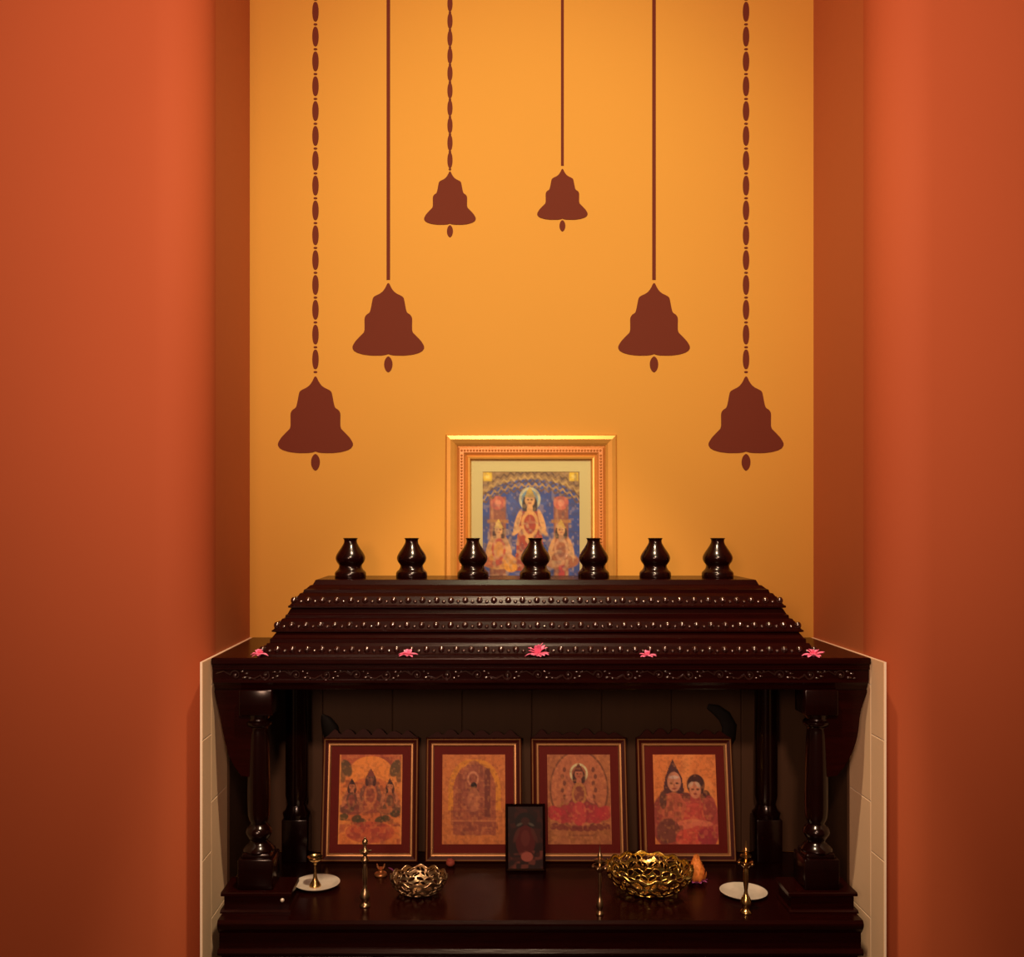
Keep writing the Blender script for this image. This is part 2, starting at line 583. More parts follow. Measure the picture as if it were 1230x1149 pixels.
# canopy slab: top board, carved frieze, stepped lower moulding
SX0, SX1 = -0.5465, 0.8015
bm = B()
box(bm, (SX0, 1.970, ZS - 0.014), (SX1, YB - 0.002, ZS), 0.003)
box(bm, (SX0 + 0.002, 1.976, ZS - 0.020), (SX1 - 0.002, YB - 0.002, ZS - 0.013))
box(bm, (SX0 + 0.001, 1.981, ZS - 0.048), (SX1 - 0.001, YB - 0.002, ZS - 0.019))
prism_yz(bm, [(1.975, ZS - 0.046), (1.975, ZS - 0.051), (1.982, ZS - 0.058), (1.986, ZSB + 0.003), (1.989, ZSB), (YB - 0.002, ZSB), (YB - 0.002, ZS - 0.046)], SX0 + 0.004, SX1 - 0.004)
prism_yz(bm, [(1.974, ZS - 0.020), (1.974, ZS - 0.024), (1.983, ZS - 0.026), (1.983, ZS - 0.019)], SX0 + 0.002, SX1 - 0.002)
spart('canopy_slab', bm, M['wood'])
bm = B()
pitch = 0.062
nx = int((SX1 - SX0 - 0.03) / pitch)
for i in range(nx):
    x0 = SX0 + 0.03 + i * pitch
    f = 1 if i % 2 else -1
    zc = ZS - 0.036
    pts = []
    for k in range(15):
        a = k / 14 * 2.3 * PI
        r = 0.0105 * (1 - k / 19)
        pts.append((x0 + 0.018 + r * math.cos(a + PI), 1.9805, zc + f * r * math.sin(a + PI)))
    tube(bm, pts, [0.0026 * (1 - 0.4 * k / 14) for k in range(15)], 6)
    tube(bm, [(x0 + 0.008, 1.9805, zc), (x0 - 0.006, 1.9805, zc - f * 0.008), (x0 - 0.022, 1.9805, zc - f * 0.003)], [0.0026, 0.0024, 0.0015], 6)
    for (dx, dz, rx, rz) in ((0.036, f * 0.006, 0.006, 0.0035), (0.041, -f * 0.003, 0.005, 0.003), (0.032, -f * 0.007, 0.0045, 0.003), (0.018, 0, 0.004, 0.004), (0.047, f * 0.007, 0.003, 0.003)):
        ball(bm, (x0 + dx, 1.981, zc + dz), (rx, 0.0032, rz), 8, 6)
spart('carved_frieze', bm, M['wood_bead'], smooth=60)


# tiered roof
def ring_stack(bm, rings, yb):
    L = []
    for hw, yf, z in rings:
        L.append([bm.verts.new(p) for p in ((XC - hw, yf, z), (XC + hw, yf, z), (XC + hw, yb, z), (XC - hw, yb, z))])
    for a, b in zip(L[:-1], L[1:]):
        for k in range(4):
            bm.faces.new((a[k], a[(k + 1) % 4], b[(k + 1) % 4], b[k]))
    bm.faces.new(list(reversed(L[0])))
    bm.faces.new(L[-1])


YRB = 2.262
tiers = [
    ([(0.583, 2.000, ZS), (0.583, 2.000, 1.1800), (0.580, 2.003, 1.1815), (0.568, 2.011, 1.1955), (0.566, 2.016, 1.2010), (0.561, 2.021, 1.2020), (0.561, 2.021, 1.2090), (0.558, 2.025, 1.2110), (0.551, 2.036, 1.2214), (0.545, 2.04, 1.2240)],
     0.5735, 2.0075, 1.1885),
    ([(0.550, 2.036, 1.2212), (0.559, 2.029, 1.2235), (0.559, 2.029, 1.2265), (0.556, 2.032, 1.2280), (0.543, 2.041, 1.2440), (0.541, 2.047, 1.2490), (0.535, 2.050, 1.2500), (0.534, 2.050, 1.2565), (0.531, 2.056, 1.2585), (0.525, 2.062, 1.2700)],
     0.5495, 2.037, 1.2360),
    ([(0.520, 2.066, 1.2695), (0.529, 2.052, 1.2722), (0.529, 2.052, 1.2760), (0.526, 2.055, 1.2775), (0.511, 2.066, 1.2950), (0.508, 2.074, 1.3010), (0.502, 2.078, 1.3020), (0.500, 2.078, 1.3085), (0.496, 2.084, 1.3105), (0.489, 2.092, 1.3170), (0.484, 2.096, 1.3180), (0.479, 2.100, 1.3280), (0.476, 2.103, 1.3290)],
     0.5185, 2.0610, 1.2865),
]
for rings, hw, yf, z in tiers:
    bm = B()
    ring_stack(bm, rings, YRB)
    t = spart('roof_tier', bm, M['wood'])
    bm = B()
    n = int(round(2 * hw / 0.0308))
    for i in range(n + 1):
        x = XC - hw + 2 * hw * i / n
        ball(bm, (x, yf, z), (0.0070, 0.0062, 0.0080), 12, 8)
        if i < n:
            ball(bm, (x + hw / n, yf - 0.001, z - 0.003), (0.0046, 0.0045, 0.0046), 8, 6)
    for sgn in (-1, 1):
        m_ = int((YRB - yf) / 0.0308)
        for j in range(1, m_ + 1):
            ball(bm, (XC + sgn * hw, yf + j * 0.0308, z), (0.0055, 0.0062, 0.0072), 10, 8)
            ball(bm, (XC + sgn * hw, yf + (j - 0.5) * 0.0308, z - 0.003), (0.004, 0.0042, 0.0042), 8, 6)
    spart('bead_moulding', bm, M['wood_bead'], t, 60)

FIN = smooth_prof([(0.0340, 0.0), (0.0350, 0.003), (0.0350, 0.011), (0.0330, 0.0150), (0.0290, 0.0190), (0.0262, 0.0235), (0.0256, 0.0285), (0.0275, 0.032), (0.0310, 0.037), (0.0330, 0.0435), (0.0322, 0.050),
                   (0.0280, 0.058), (0.0225, 0.066), (0.0175, 0.074), (0.0147, 0.080), (0.0145, 0.085), (0.0158, 0.0880), (0.0158, 0.0900), (0.0, 0.0902)], 3)
for x in (421, 494.5, 568, 643, 713, 787, 862):
    bm = B()
    lathe(bm, FIN, (px(x, 2.165), 2.165, 1.3285), 32)
    spart('finial', bm, M['wood_turned'], smooth=50)


# ------------------------------------------------------------------ painted prints
class Canvas:
    def __init__(self, w, h, bg):
        self.w, self.h = w, h
        self.a = np.ones((h + 1, w + 1, 3)) * np.array(lin(bg))
        self.y, self.x = np.mgrid[0:h + 1, 0:w + 1].astype(float)
        self.rng = np.random.default_rng(3)

    def put(self, mask, c, op=1.0):
        m = np.clip(mask, 0, 1)[..., None] * op
        self.a = self.a * (1 - m) + np.array(lin(c)) * m

    def ell(self, cx, cy, rx, ry, c, op=1.0, ang=0.0, hollow=0.0):
        ca, sa = math.cos(ang), math.sin(ang)
        dx, dy = self.x - cx, self.y - cy
        u, v = (dx * ca + dy * sa) / rx, (-dx * sa + dy * ca) / ry
        d = np.sqrt(u * u + v * v)
        m = np.clip((1 - d) * min(rx, ry) + 0.5, 0, 1)
        if hollow > 0:
            m = m * np.clip((d - (1 - hollow)) * min(rx, ry) + 0.5, 0, 1)
        self.put(m, c, op)

    def rect(self, x0, y0, x1, y1, c, op=1.0):
        m = np.clip(self.x - x0 + .5, 0, 1) * np.clip(x1 - self.x + .5, 0, 1) * np.clip(self.y - y0 + .5, 0, 1) * np.clip(y1 - self.y + .5, 0, 1)
        self.put(m, c, op)

    def poly(self, pts, c, op=1.0):
        """polygon by even-odd test"""
        ins = np.zeros_like(self.x, bool)
        n = len(pts)
        for i in range(n):
            x0, y0 = pts[i]
            x1, y1 = pts[(i + 1) % n]
            if abs(y1 - y0) < 1e-9:
                continue
            cond = ((y0 > self.y) != (y1 > self.y)) & (self.x < (x1 - x0) * (self.y - y0) / (y1 - y0) + x0)
            ins ^= cond
        self.put(ins.astype(float), c, op)

    def blotch(self, c, op, cell, thr=0.55, box_=None):
        gh, gw = int(self.h / cell) + 3, int(self.w / cell) + 3
        g = self.rng.random((gh, gw))
        yy, xx = self.y / cell, self.x / cell
        iy, ix = yy.astype(int), xx.astype(int)
        fy, fx = yy - iy, xx - ix
        fy, fx = fy * fy * (3 - 2 * fy), fx * fx * (3 - 2 * fx)
        n = (g[iy, ix] * (1 - fx) + g[iy, ix + 1] * fx) * (1 - fy) + (g[iy + 1, ix] * (1 - fx) + g[iy + 1, ix + 1] * fx) * fy
        m = np.clip((n - thr) * 6, 0, 1)
        if box_:
            x0, y0, x1, y1 = box_
            m = m * ((self.x >= x0) & (self.x <= x1) & (self.y >= y0) & (self.y <= y1))
        self.put(m, c, op)

    def detail(self, dark, light, op=0.4):
        self.blotch(dark, op, 2.6, 0.60)
        self.blotch(light, op * 0.8, 3.1, 0.64)
        self.blotch(dark, op * 0.8, 5.5, 0.62)
        return self

    def mesh(self, name, W, H, parent, loc, gain=(1.05, 1.22, 1.30)):
        """lay the canvas on a sheet W x H standing upright, lower edge at loc"""
        w, h = self.w, self.h
        me = bpy.data.meshes.new(name)
        xs = (self.x / w - 0.5) * W
        zs = (1 - self.y / h) * H
        co = np.stack([xs, np.zeros_like(xs), zs], -1).reshape(-1, 3)
        idx = np.arange((h + 1) * (w + 1)).reshape(h + 1, w + 1)
        f = np.stack([idx[:-1, :-1], idx[1:, :-1], idx[1:, 1:], idx[:-1, 1:]], -1).reshape(-1, 4)
        me.from_pydata(co.tolist(), [], f.tolist())
        ca = me.color_attributes.new('paint', 'FLOAT_COLOR', 'POINT')
        rgba = np.ones((co.shape[0], 4), np.float32)
        rgba[:, :3] = np.clip(self.a.reshape(-1, 3) * np.array(gain), 0, 0.95)
        ca.data.foreach_set('color', rgba.ravel())
        me.materials.append(M['print'])
        o = bpy.data.objects.new(name, me)
        COL.objects.link(o)
        o.parent = parent
        o.location = loc
        return o


def figure(c, x, y, s, robe, skin, hair, crown, halo=None, sash=None, legs='stand'):
    """a small robed printed figure with its head centred on (x, y) and head radius s"""
    if halo:
        c.ell(x, y - 0.2 * s, 2.1 * s, 2.2 * s, halo, 0.9)
        c.ell(x, y - 0.2 * s, 2.1 * s, 2.2 * s, (215, 205, 150), 0.8, hollow=0.22)
    c.ell(x, y + 0.9 * s, 1.5 * s, 2.2 * s, hair)
    if legs == 'sit':
        c.ell(x, y + 7.0 * s, 4.4 * s, 1.9 * s, robe)
        c.ell(x - 2.2 * s, y + 7.2 * s, 2.4 * s, 1.2 * s, sash or robe, 0.7, 0.25)
        c.poly([(x - 1.7 * s, y + 2 * s), (x + 1.7 * s, y + 2 * s), (x + 2.4 * s, y + 7 * s), (x - 2.4 * s, y + 7 * s)], robe)
    else:
        c.poly([(x - 1.9 * s, y + 2 * s), (x + 1.9 * s, y + 2 * s), (x + 2.6 * s, y + 8 * s), (x + 3.0 * s, y + 13 * s), (x - 3.0 * s, y + 13 * s), (x - 2.6 * s, y + 8 * s)], robe)
    for d in (-1, 1):
        c.ell(x + d * 2.35 * s, y + 3.8 * s, 0.52 * s, 2.2 * s, skin, 1, -d * 0.32)
        c.ell(x + d * 2.5 * s, y + 5.6 * s, 1.3 * s, 0.42 * s, skin, 1, d * 0.7)
    c.ell(x, y + 1.6 * s, 0.6 * s, 1.0 * s, skin)
    c.ell(x, y, 0.95 * s, 1.2 * s, skin)
    c.poly([(x - 1.05 * s, y - 0.55 * s), (x + 1.05 * s, y - 0.55 * s), (x + 0.6 * s, y - 1.6 * s), (x, y - 2.5 * s), (x - 0.6 * s, y - 1.6 * s)], crown)
    for d in (-1, 1):
        c.ell(x + d * 0.36 * s, y - 0.1 * s, 0.22 * s, 0.14 * s, (50, 25, 20))
    c.ell(x, y + 0.55 * s, 0.28 * s, 0.12 * s, (150, 50, 40))
    if sash:
        c.ell(x, y + 4.4 * s, 1.7 * s, 2.6 * s, sash, 1.0, hollow=0.30)
        c.ell(x, y + 7.2 * s, 0.9 * s, 0.8 * s, sash)


def print_temple_trio():
    c = Canvas(121, 150, (52, 78, 150))
    c.blotch((80, 100, 165), 0.6, 9)
    for x0, x1 in ((8, 32), (86, 108)):
        c.rect(x0 + 2, 30, x1 - 2, 150, (150, 92, 70))
        c.rect(x0 + 4, 34, x0 + 7, 150, (190, 130, 90), 0.8)
        c.ell((x0 + x1) / 2, 37, 9, 8, (200, 105, 85))
        c.ell((x0 + x1) / 2, 37, 4, 4, (220, 140, 110))
        c.rect(x0 - 1, 56, x1 + 1, 60, (175, 120, 70))
    top = np.clip((46 - 36 * np.sqrt(np.clip(1 - ((c.x - 60.5) / 66) ** 2, 0, 1)) - c.y) + 0.5, 0, 1)
    c.put(top, (150, 118, 72))
    for k, col in ((0, (100, 75, 50)), (6, (190, 158, 92)), (11, (96, 70, 52)), (15, (188, 150, 84)), (19, (110, 80, 60))):
        yc = 30 + k - 36 * np.sqrt(np.clip(1 - ((c.x - 60.5) / 70) ** 2, 0, 1)) + 8
        c.put(np.clip(1.9 - np.abs(c.y - yc + 1.6 * np.sin(c.x * 0.75 + k)), 0, 1), col, 0.9)
    for x0 in (2, 107):
        c.rect(x0, 2, x0 + 11, 12, (225, 190, 50))
        c.rect(x0 + 3, 5, x0 + 8, 9, (245, 220, 110))
    figure(c, 59, 34, 6.2, (170, 70, 48), (226, 172, 110), (55, 45, 40), (200, 170, 80), (120, 160, 175), (224, 168, 96))
    figure(c, 21, 68, 5.0, (214, 150, 74), (226, 170, 110), (80, 50, 40), (222, 190, 90), None, (196, 90, 70), 'sit')
    figure(c, 97, 68, 5.0, (168, 104, 70), (222, 165, 108), (60, 45, 40), (200, 165, 80), None, (205, 150, 110), 'sit')
    c.ell(36, 110, 8, 6, (230, 160, 50))
    c.rect(0, 128, 121, 150, (150, 130, 150), 0.5)
    c.rect(94, 108, 101, 150, (196, 70, 70))
    c.blotch((216, 180, 130), 0.45, 4, 0.6, (8, 60, 112, 150))
    c.blotch((70, 70, 90), 0.3, 5, 0.62)
    return c


def print_court():
    c = Canvas(90, 128, (206, 112, 52))
    c.blotch((224, 140, 66), 0.6, 13)
    c.rect(0, 0, 90, 20, (170, 76, 48), 0.8)
    c.blotch((120, 46, 40), 0.6, 6, 0.5, (0, 0, 90, 26))
    c.ell(45, 30, 30, 22, (222, 132, 56))
    for d in (-1, 1):
        c.ell(45 + d * 34, 24, 7, 12, (76, 62, 36), 0.9, d * 0.4)
        c.ell(45 + d * 39, 34, 4, 10, (96, 70, 38), 0.8)
    c.ell(45, 70, 38, 34, (190, 96, 52), 0.8)
    figure(c, 45, 37, 5.2, (148, 70, 48), (120, 70, 52), (60, 30, 28), (120, 56, 44), None, (190, 106, 60), 'sit')
    figure(c, 19, 48, 4.2, (140, 66, 50), (188, 110, 70), (48, 22, 22), (48, 24, 24), None, (96, 60, 44), 'sit')
    figure(c, 72, 48, 4.2, (110, 70, 46), (190, 112, 70), (52, 26, 24), (60, 30, 26), None, (170, 90, 50), 'sit')
    for x, y in ((8, 88), (26, 90), (33, 94), (58, 92), (66, 90), (80, 84)):
        c.ell(x, y, 7, 4.5, (58, 58, 30), 0.9, random.uniform(-.5, .5))
    c.ell(45, 108, 34, 14, (180, 72, 46), 0.8)
    c.blotch((150, 52, 44), 0.6, 7, 0.5, (2, 98, 88, 126))
    c.blotch((92, 44, 34), 0.5, 4, 0.6, (6, 40, 86, 100))
    c.rect(0, 0, 3, 128, (222, 140, 66), 0.8)
    c.rect(87, 0, 90, 128, (222, 140, 66), 0.8)
    return c


def print_arch():
    c = Canvas(90, 128, (190, 108, 52))
    arch = ((np.abs((c.x - 46) / 37)) ** 2.4 + (np.clip((62 - c.y) / 50, 0, 9)) ** 2.4) < 1
    arch = arch & (c.y < 80)
    c.put(arch.astype(float), (204, 128, 42))
    arch2 = ((np.abs((c.x - 46) / 30)) ** 2.4 + (np.clip((62 - c.y) / 43, 0, 9)) ** 2.4) < 1
    c.put((arch2 & (c.y < 112)).astype(float), (160, 84, 54))
    c.ell(45, 50, 18, 36, (148, 80, 58), 0.8)
    c.rect(60, 24, 68, 88, (96, 40, 36), 0.8)
    c.rect(23, 30, 28, 88, (130, 60, 44), 0.7)
    c.ell(44, 38, 8, 10, (200, 130, 92), 0.9, hollow=0.3)
    c.ell(45, 47, 4.5, 4.5, (34, 18, 16))
    c.ell(41, 54, 2.5, 3, (40, 22, 18))
    c.ell(49, 55, 3, 3.2, (40, 22, 18))
    c.ell(45, 66, 9, 16, (176, 104, 70), 0.8)
    c.blotch((116, 56, 44), 0.5, 6, 0.5, (14, 80, 78, 112))
    c.blotch((120, 52, 42), 0.5, 4, 0.6, (14, 18, 78, 110))
    c.rect(14, 92, 80, 94, (200, 120, 70), 0.6)
    return c


def print_lotus():
    c = Canvas(90, 128, (160, 94, 56))
    c.blotch((176, 108, 64), 0.6, 14)
    c.ell(45, 52, 41, 52, (110, 62, 42), 0.9)
    c.ell(45, 52, 38.5, 49.5, (176, 102, 66))
    for d in (-1, 1):
        for k in range(5):
            c.ell(45 + d * (20 + 3 * (k % 2)), 26 + 9 * k, 2.4, 3.4, (104, 56, 42), 0.9)
    figure(c, 45, 32, 6.0, (130, 62, 48), (178, 104, 74), (62, 34, 30), (96, 46, 38), (150, 86, 58), (170, 110, 60), 'sit')
    for d in (-1, 1):
        c.ell(45 + d * 13, 40, 2.6, 9, (160, 92, 66), 1, d * 0.7)
        for k in range(4):
            c.ell(45 + d * (8 + 9 * k), 82 + 2 * k - 5 * (k == 3), 9, 14 - k, (150 + 8 * k, 46, 52), 0.85, d * (0.3 + 0.22 * k))
    c.ell(45, 84, 10, 16, (176, 62, 58))
    for k in range(9):
        c.ell(10 + 9 * k, 100 + 3 * math.sin(k * PI / 8), 6, 4, (110, 38, 38), 0.8, (k - 4) * 0.15)
    c.blotch((140, 84, 44), 0.6, 6, 0.5, (2, 106, 88, 128))
    c.rect(28, 111, 64, 113, (120, 66, 44), 0.7)
    c.rect(0, 0, 1.5, 128, (196, 126, 80))
    c.rect(88.5, 0, 90, 128, (196, 126, 80))
    return c


def print_pair():
    c = Canvas(90, 128, (212, 122, 62))
    c.blotch((226, 142, 78), 0.7, 24)
    c.ell(30, 92, 34, 40, (150, 64, 52))
    c.ell(62, 96, 30, 42, (168, 66, 58))
    # left sitter with a tall cap of hair, right sitter with a rounded one
    c.poly([(29, 12), (35, 24), (41, 36), (44, 58), (14, 58), (18, 36), (23, 24)], (78, 44, 46))
    c.ell(30, 42, 9.5, 13, (196, 128, 96))
    c.ell(30, 36, 7, 2.2, (205, 170, 150))
    c.ell(30, 47, 1.3, 3, (160, 96, 74))
    c.ell(26, 44, 2, 1.2, (50, 26, 26))
    c.ell(34, 44, 2, 1.2, (50, 26, 26))
    c.ell(30, 51, 3, 1.2, (130, 50, 44))
    c.ell(60, 46, 12.5, 14, (62, 34, 34))
    c.ell(59, 53, 8, 11, (200, 126, 92))
    c.ell(53, 46, 2.5, 5, (200, 160, 130), 0.9, 0.7)
    c.ell(63, 46, 2.5, 5, (200, 160, 130), 0.9, -0.7)
    c.ell(55.5, 52, 2, 1.2, (50, 26, 26))
    c.ell(62.5, 52, 2, 1.2, (50, 26, 26))
    c.ell(59, 58, 2.6, 1.1, (140, 46, 44))
    c.ell(73, 62, 7, 9, (62, 34, 34), 0.9)
    c.ell(28, 76, 18, 20, (184, 92, 66))
    c.ell(14, 66, 5, 12, (96, 56, 46))
    c.ell(46, 62, 6, 6, (110, 56, 46))
    c.ell(58, 88, 16, 18, (190, 74, 62))
    c.ell(78, 78, 9, 18, (150, 62, 54))
    c.ell(44, 98, 22, 6, (204, 108, 80), 0.9, -0.2)
    c.ell(66, 96, 16, 4, (206, 112, 84), 0.9, 0.1)
    c.ell(20, 106, 16, 16, (120, 62, 50))
    c.ell(48, 116, 18, 12, (198, 76, 60))
    c.ell(74, 114, 14, 12, (156, 50, 56))
    c.blotch((94, 48, 40), 0.55, 6, 0.55, (4, 60, 40, 124))
    c.blotch((204, 100, 76), 0.4, 6, 0.6, (30, 64, 86, 124))
    c.rect(0, 124, 90, 128, (196, 96, 70), 0.6)
    return c


def print_dark():
    c = Canvas(48, 78, (34, 8, 6))
    c.blotch((66, 22, 16), 0.7, 6)
    c.ell(24, 20, 14, 12, (22, 12, 10))
    c.ell(24, 19, 6, 5, (60, 24, 18))
    c.ell(16, 23, 4, 1.6, (96, 92, 80), 0.8, -0.4)
    c.ell(32, 23, 4, 1.6, (96, 92, 80), 0.8, 0.4)
    c.ell(24, 44, 13, 20, (84, 12, 12))
    c.ell(24, 40, 6, 10, (104, 40, 34), 0.7)
    for d in (-1, 1):
        c.ell(24 + d * 12, 36, 2.5, 10, (86, 38, 30), 0.8, -d * 0.4)
    c.blotch((120, 60, 48), 0.7, 5, 0.55, (0, 56, 48, 78))
    c.ell(26, 63, 8, 6, (170, 90, 76), 0.9)
    return c


# ------------------------------------------------------------------ framed pictures
def border(bm, W, H, inset, width, y0, y1, bevel=0.0, prof=None):
    """a rectangular moulding, its outer edge inset from W x H; prof lists (across 0-1, y) for the front face"""
    prof = prof or [(0, y0), (1, y0)]
    loops = []
    pts = [(0, y1)] + [(t, y) for t, y in prof] + [(1, y1)]
    for t, y in pts:
        d = inset + width * t
        loops.append([bm.verts.new(p) for p in ((-W / 2 + d, y, d), (W / 2 - d, y, d), (W / 2 - d, y, H - d), (-W / 2 + d, y, H - d))])
    for a, b in zip(loops, loops[1:] + loops[:1]):
        for k in range(4):
            bm.faces.new((a[k], a[(k + 1) % 4], b[(k + 1) % 4], b[k]))


def sheet(bm, W, H, inset, y0, y1):
    box(bm, (-W / 2 + inset, y0, inset), (W / 2 - inset, y1, H - inset))


# the large picture behind the roof
W, H = 0.411, 0.4885
big_pic = thing('framed_picture', 'large gilt framed print with three figures standing behind the shrine roof', 'framed picture', (px(638.5, 2.302), 2.300, ZS), (-math.radians(1.6), 0, 0))
bm = B()
border(bm, W, H, 0, 0.027, 0.0, 0.022, prof=[(0, 0.006), (0.12, 0.001), (0.45, -0.001), (0.8, 0.003), (1.0, 0.007)])
obj('outer_moulding', bm, M['gold_frame'], big_pic)
bm = B()
border(bm, W, H, 0.0265, 0.024, 0.004, 0.022, prof=[(0, 0.009), (0.3, 0.005), (0.7, 0.005), (1.0, 0.009)])
step = 0.0074
for k in range(int((W - 0.077) / step) + 1):
    x = -W / 2 + 0.0385 + k * step
    ball(bm, (x, 0.0055, 0.0385), 0.0031, 8, 6)
    ball(bm, (x, 0.0055, H - 0.0385), 0.0031, 8, 6)
for k in range(1, int((H - 0.077) / step)):
    z = 0.0385 + k * step
    ball(bm, (-W / 2 + 0.0385, 0.0055, z), 0.0031, 8, 6)
    ball(bm, (W / 2 - 0.0385, 0.0055, z), 0.0031, 8, 6)
obj('beaded_moulding', bm, M['copper_bead'], big_pic)
bm = B()
border(bm, W, H, 0.050, 0.012, 0.004, 0.022, prof=[(0, 0.009), (0.35, 0.003), (0.7, 0.004), (1.0, 0.012)])
obj('inner_fillet', bm, M['gold_frame'], big_pic)
bm = B()
border(bm, W, H, 0.060, 0.029, 0.014, 0.018)
obj('mat_board', bm, M['cream_mat'], big_pic)
c = print_temple_trio().detail((84, 62, 70), (226, 190, 140), 0.22)
c.mesh('print', W - 0.172, H - 0.172, big_pic, (0, 0.0155, 0.086), (0.72, 0.72, 0.72))
bm = B()
box(bm, (-W / 2 + 0.004, 0.018, 0.004), (W / 2 - 0.004, 0.022, H - 0.004))
obj('backing_board', bm, M['panel'], big_pic)
bm = B()
sheet(bm, W, H, 0.058, 0.0118, 0.0126)
obj('glass', bm, M['glass'], big_pic)

# four small frames in the alcove
FW, FH = 0.227, 0.283
specs = [(443.5, print_court, 'maroon framed print of a seated group, leftmost of the four frames on the altar'),
         (569.5, print_arch, 'maroon framed print of a glowing arch, second frame from the left in the alcove'),
         (696, print_lotus, 'maroon framed print of a figure seated on a pink lotus, third frame in the alcove'),
         (825.5, print_pair, 'maroon framed print of a couple close together, rightmost of the four alcove frames')]
for i, (x, fn, label) in enumerate(specs):
    Y = 2.245
    fr = thing('framed_print', label, 'framed picture', (px(x + (1.5 if x > 575 else -0.5), Y), Y, ZT + 0.001), (-math.radians(9.8), 0, 0), 'four framed prints in the alcove')
    bm = B()
    border(bm, FW, FH, 0, 0.0125, 0.0, 0.016, prof=[(0, 0.003), (0.25, 0.0), (1.0, 0.003)])
    obj('frame', bm, M['maroon_wood'], fr)
    bm = B()
    border(bm, FW, FH, 0.0118, 0.0075, 0.0, 0.014, prof=[(0, 0.004), (0.3, -0.0015), (0.7, -0.0012), (1.0, 0.005)])
    border(bm, FW, FH, 0.0025, 0.0028, 0.0, 0.004, prof=[(0, 0.0005), (0.5, -0.0008), (1.0, 0.0005)])
    obj('gilt_moulding', bm, M['gold_line'], fr)
    bm = B()
    border(bm, FW, FH, 0.019, 0.020, 0.008, 0.011)
    obj('mat_board', bm, M['maroon_mat'], fr)
    c = fn().detail((96, 46, 34), (232, 150, 84), 0.24)
    c.mesh('print', FW - 0.074, FH - 0.060, fr, (0, 0.0095, 0.031))
    bm = B()
    box(bm, (-FW / 2 + 0.003, 0.011, 0.003), (FW / 2 - 0.003, 0.0155, FH - 0.003))
    obj('backing_board', bm, M['panel'], fr)
    bm = B()
    sheet(bm, FW, FH, 0.017, 0.0058, 0.0066)
    obj('glass', bm, M['glass'], fr)
    # scalloped crest along the upper edge
    rr = random.Random(20 + i)
    poly = [(-FW / 2 + 0.004, FH - 0.002)]
    n = 46
    amps = [rr.uniform(0.009, 0.02) for _ in range(6)]
    for k in range(n + 1):
        u = k / n
        a = amps[min(5, int(u * 6))]
        env = min(1, u * 9, (1 - u) * 9)
        poly.append((-FW / 2 + 0.004 + u * (FW - 0.008), FH + 0.0015 + env * (0.004 + a * abs(math.sin(u * 6 * PI)) * 0.85)))
    poly.append((FW / 2 - 0.004, FH - 0.002))
    bm = B()
    prism_xz(bm, poly, 0.004, 0.013)
    obj('scalloped_crest', bm, M['maroon_wood'], fr)

# little dark picture in front of the gap
p = on_table(631.5, 1047)
card = thing('small_picture', 'small dark red picture leaning in the gap between the two middle frames', 'framed picture', (p.x, p.y, ZT + 0.001), (-math.radians(9), 0, 0))
cw, ch = 0.091, 0.148
bm = B()
border(bm, cw, ch, 0, 0.006, 0.0, 0.009, prof=[(0, 0.002), (0.4, 0.0), (1, 0.002)])
box(bm, (-cw / 2 + 0.001, 0.006, 0.001), (cw / 2 - 0.001, 0.009, ch - 0.001))
obj('frame', bm, M['wood_turned'], card)
print_dark().mesh('print', cw - 0.010, ch - 0.010, card, (0, 0.0035, 0.005), (0.8, 0.8, 0.8))

# dark curved ornaments behind the outer frames
for label, pts, rad in (
        ('black leaf-shaped ornament rising behind the leftmost alcove frame', [(403, 1000), (402, 905), (400, 888), (396, 874), (391, 864), (387, 858)], [.004, .006, .019, .020, .013, .003]),
        ('black curved plume ornament rising behind the rightmost alcove frame', [(866, 1000), (870, 905), (875, 886), (876, 872), (870, 860), (860, 852), (850, 848)], [.004, .006, .017, .018, .016, .013, .006])):
    base = Vector((px(pts[0][0], 2.3145), 2.3145, ZT))
    o = thing('carved_ornament', label, 'ornament', base)
    bm = B()
    P = [Vector((px(a, 2.3145), 2.3145, pz(b, 2.3145))) - base for a, b in pts]
    P[0] = Vector((P[0].x, 0, 0.004))
    tube(bm, P, rad, 12)
    for v in bm.verts:
        v.co.y *= 0.24
    obj('plume', bm, M['black'], o, 60)
    bm = B()
    lathe(bm, [(0.012, 0), (0.012, 0.003), (0.006, 0.005), (0.0, 0.006)], (0, 0, 0), 20, sy=0.42)
    obj('foot', bm, M['black'], o, 60)

# ------------------------------------------------------------------ things on the altar top


def plate(x, y, label):
    p = on_table(x, y)
    prof = [(0.0, 0.0), (0.030, 0.0), (0.036, 0.0015), (0.046, 0.0055), (0.049, 0.0075), (0.0495, 0.0085), (0.0485, 0.0088), (0.045, 0.0070), (0.036, 0.0030), (0.030, 0.0016), (0.0, 0.0014)]
    bm = B()
    lathe(bm, prof, (0, 0, 0), 48)
    o = obj('plate', bm, M['silver'], loc=p, smooth=50)
    tag(o, label, 'plate', 'small silver plates on the altar')
    return p


pl = plate(381, 1063.5, 'small silver plate holding a short brass lamp at the left of the altar')
pr = plate(893, 1074, 'small silver plate behind the tall brass lamp at the right of the altar')

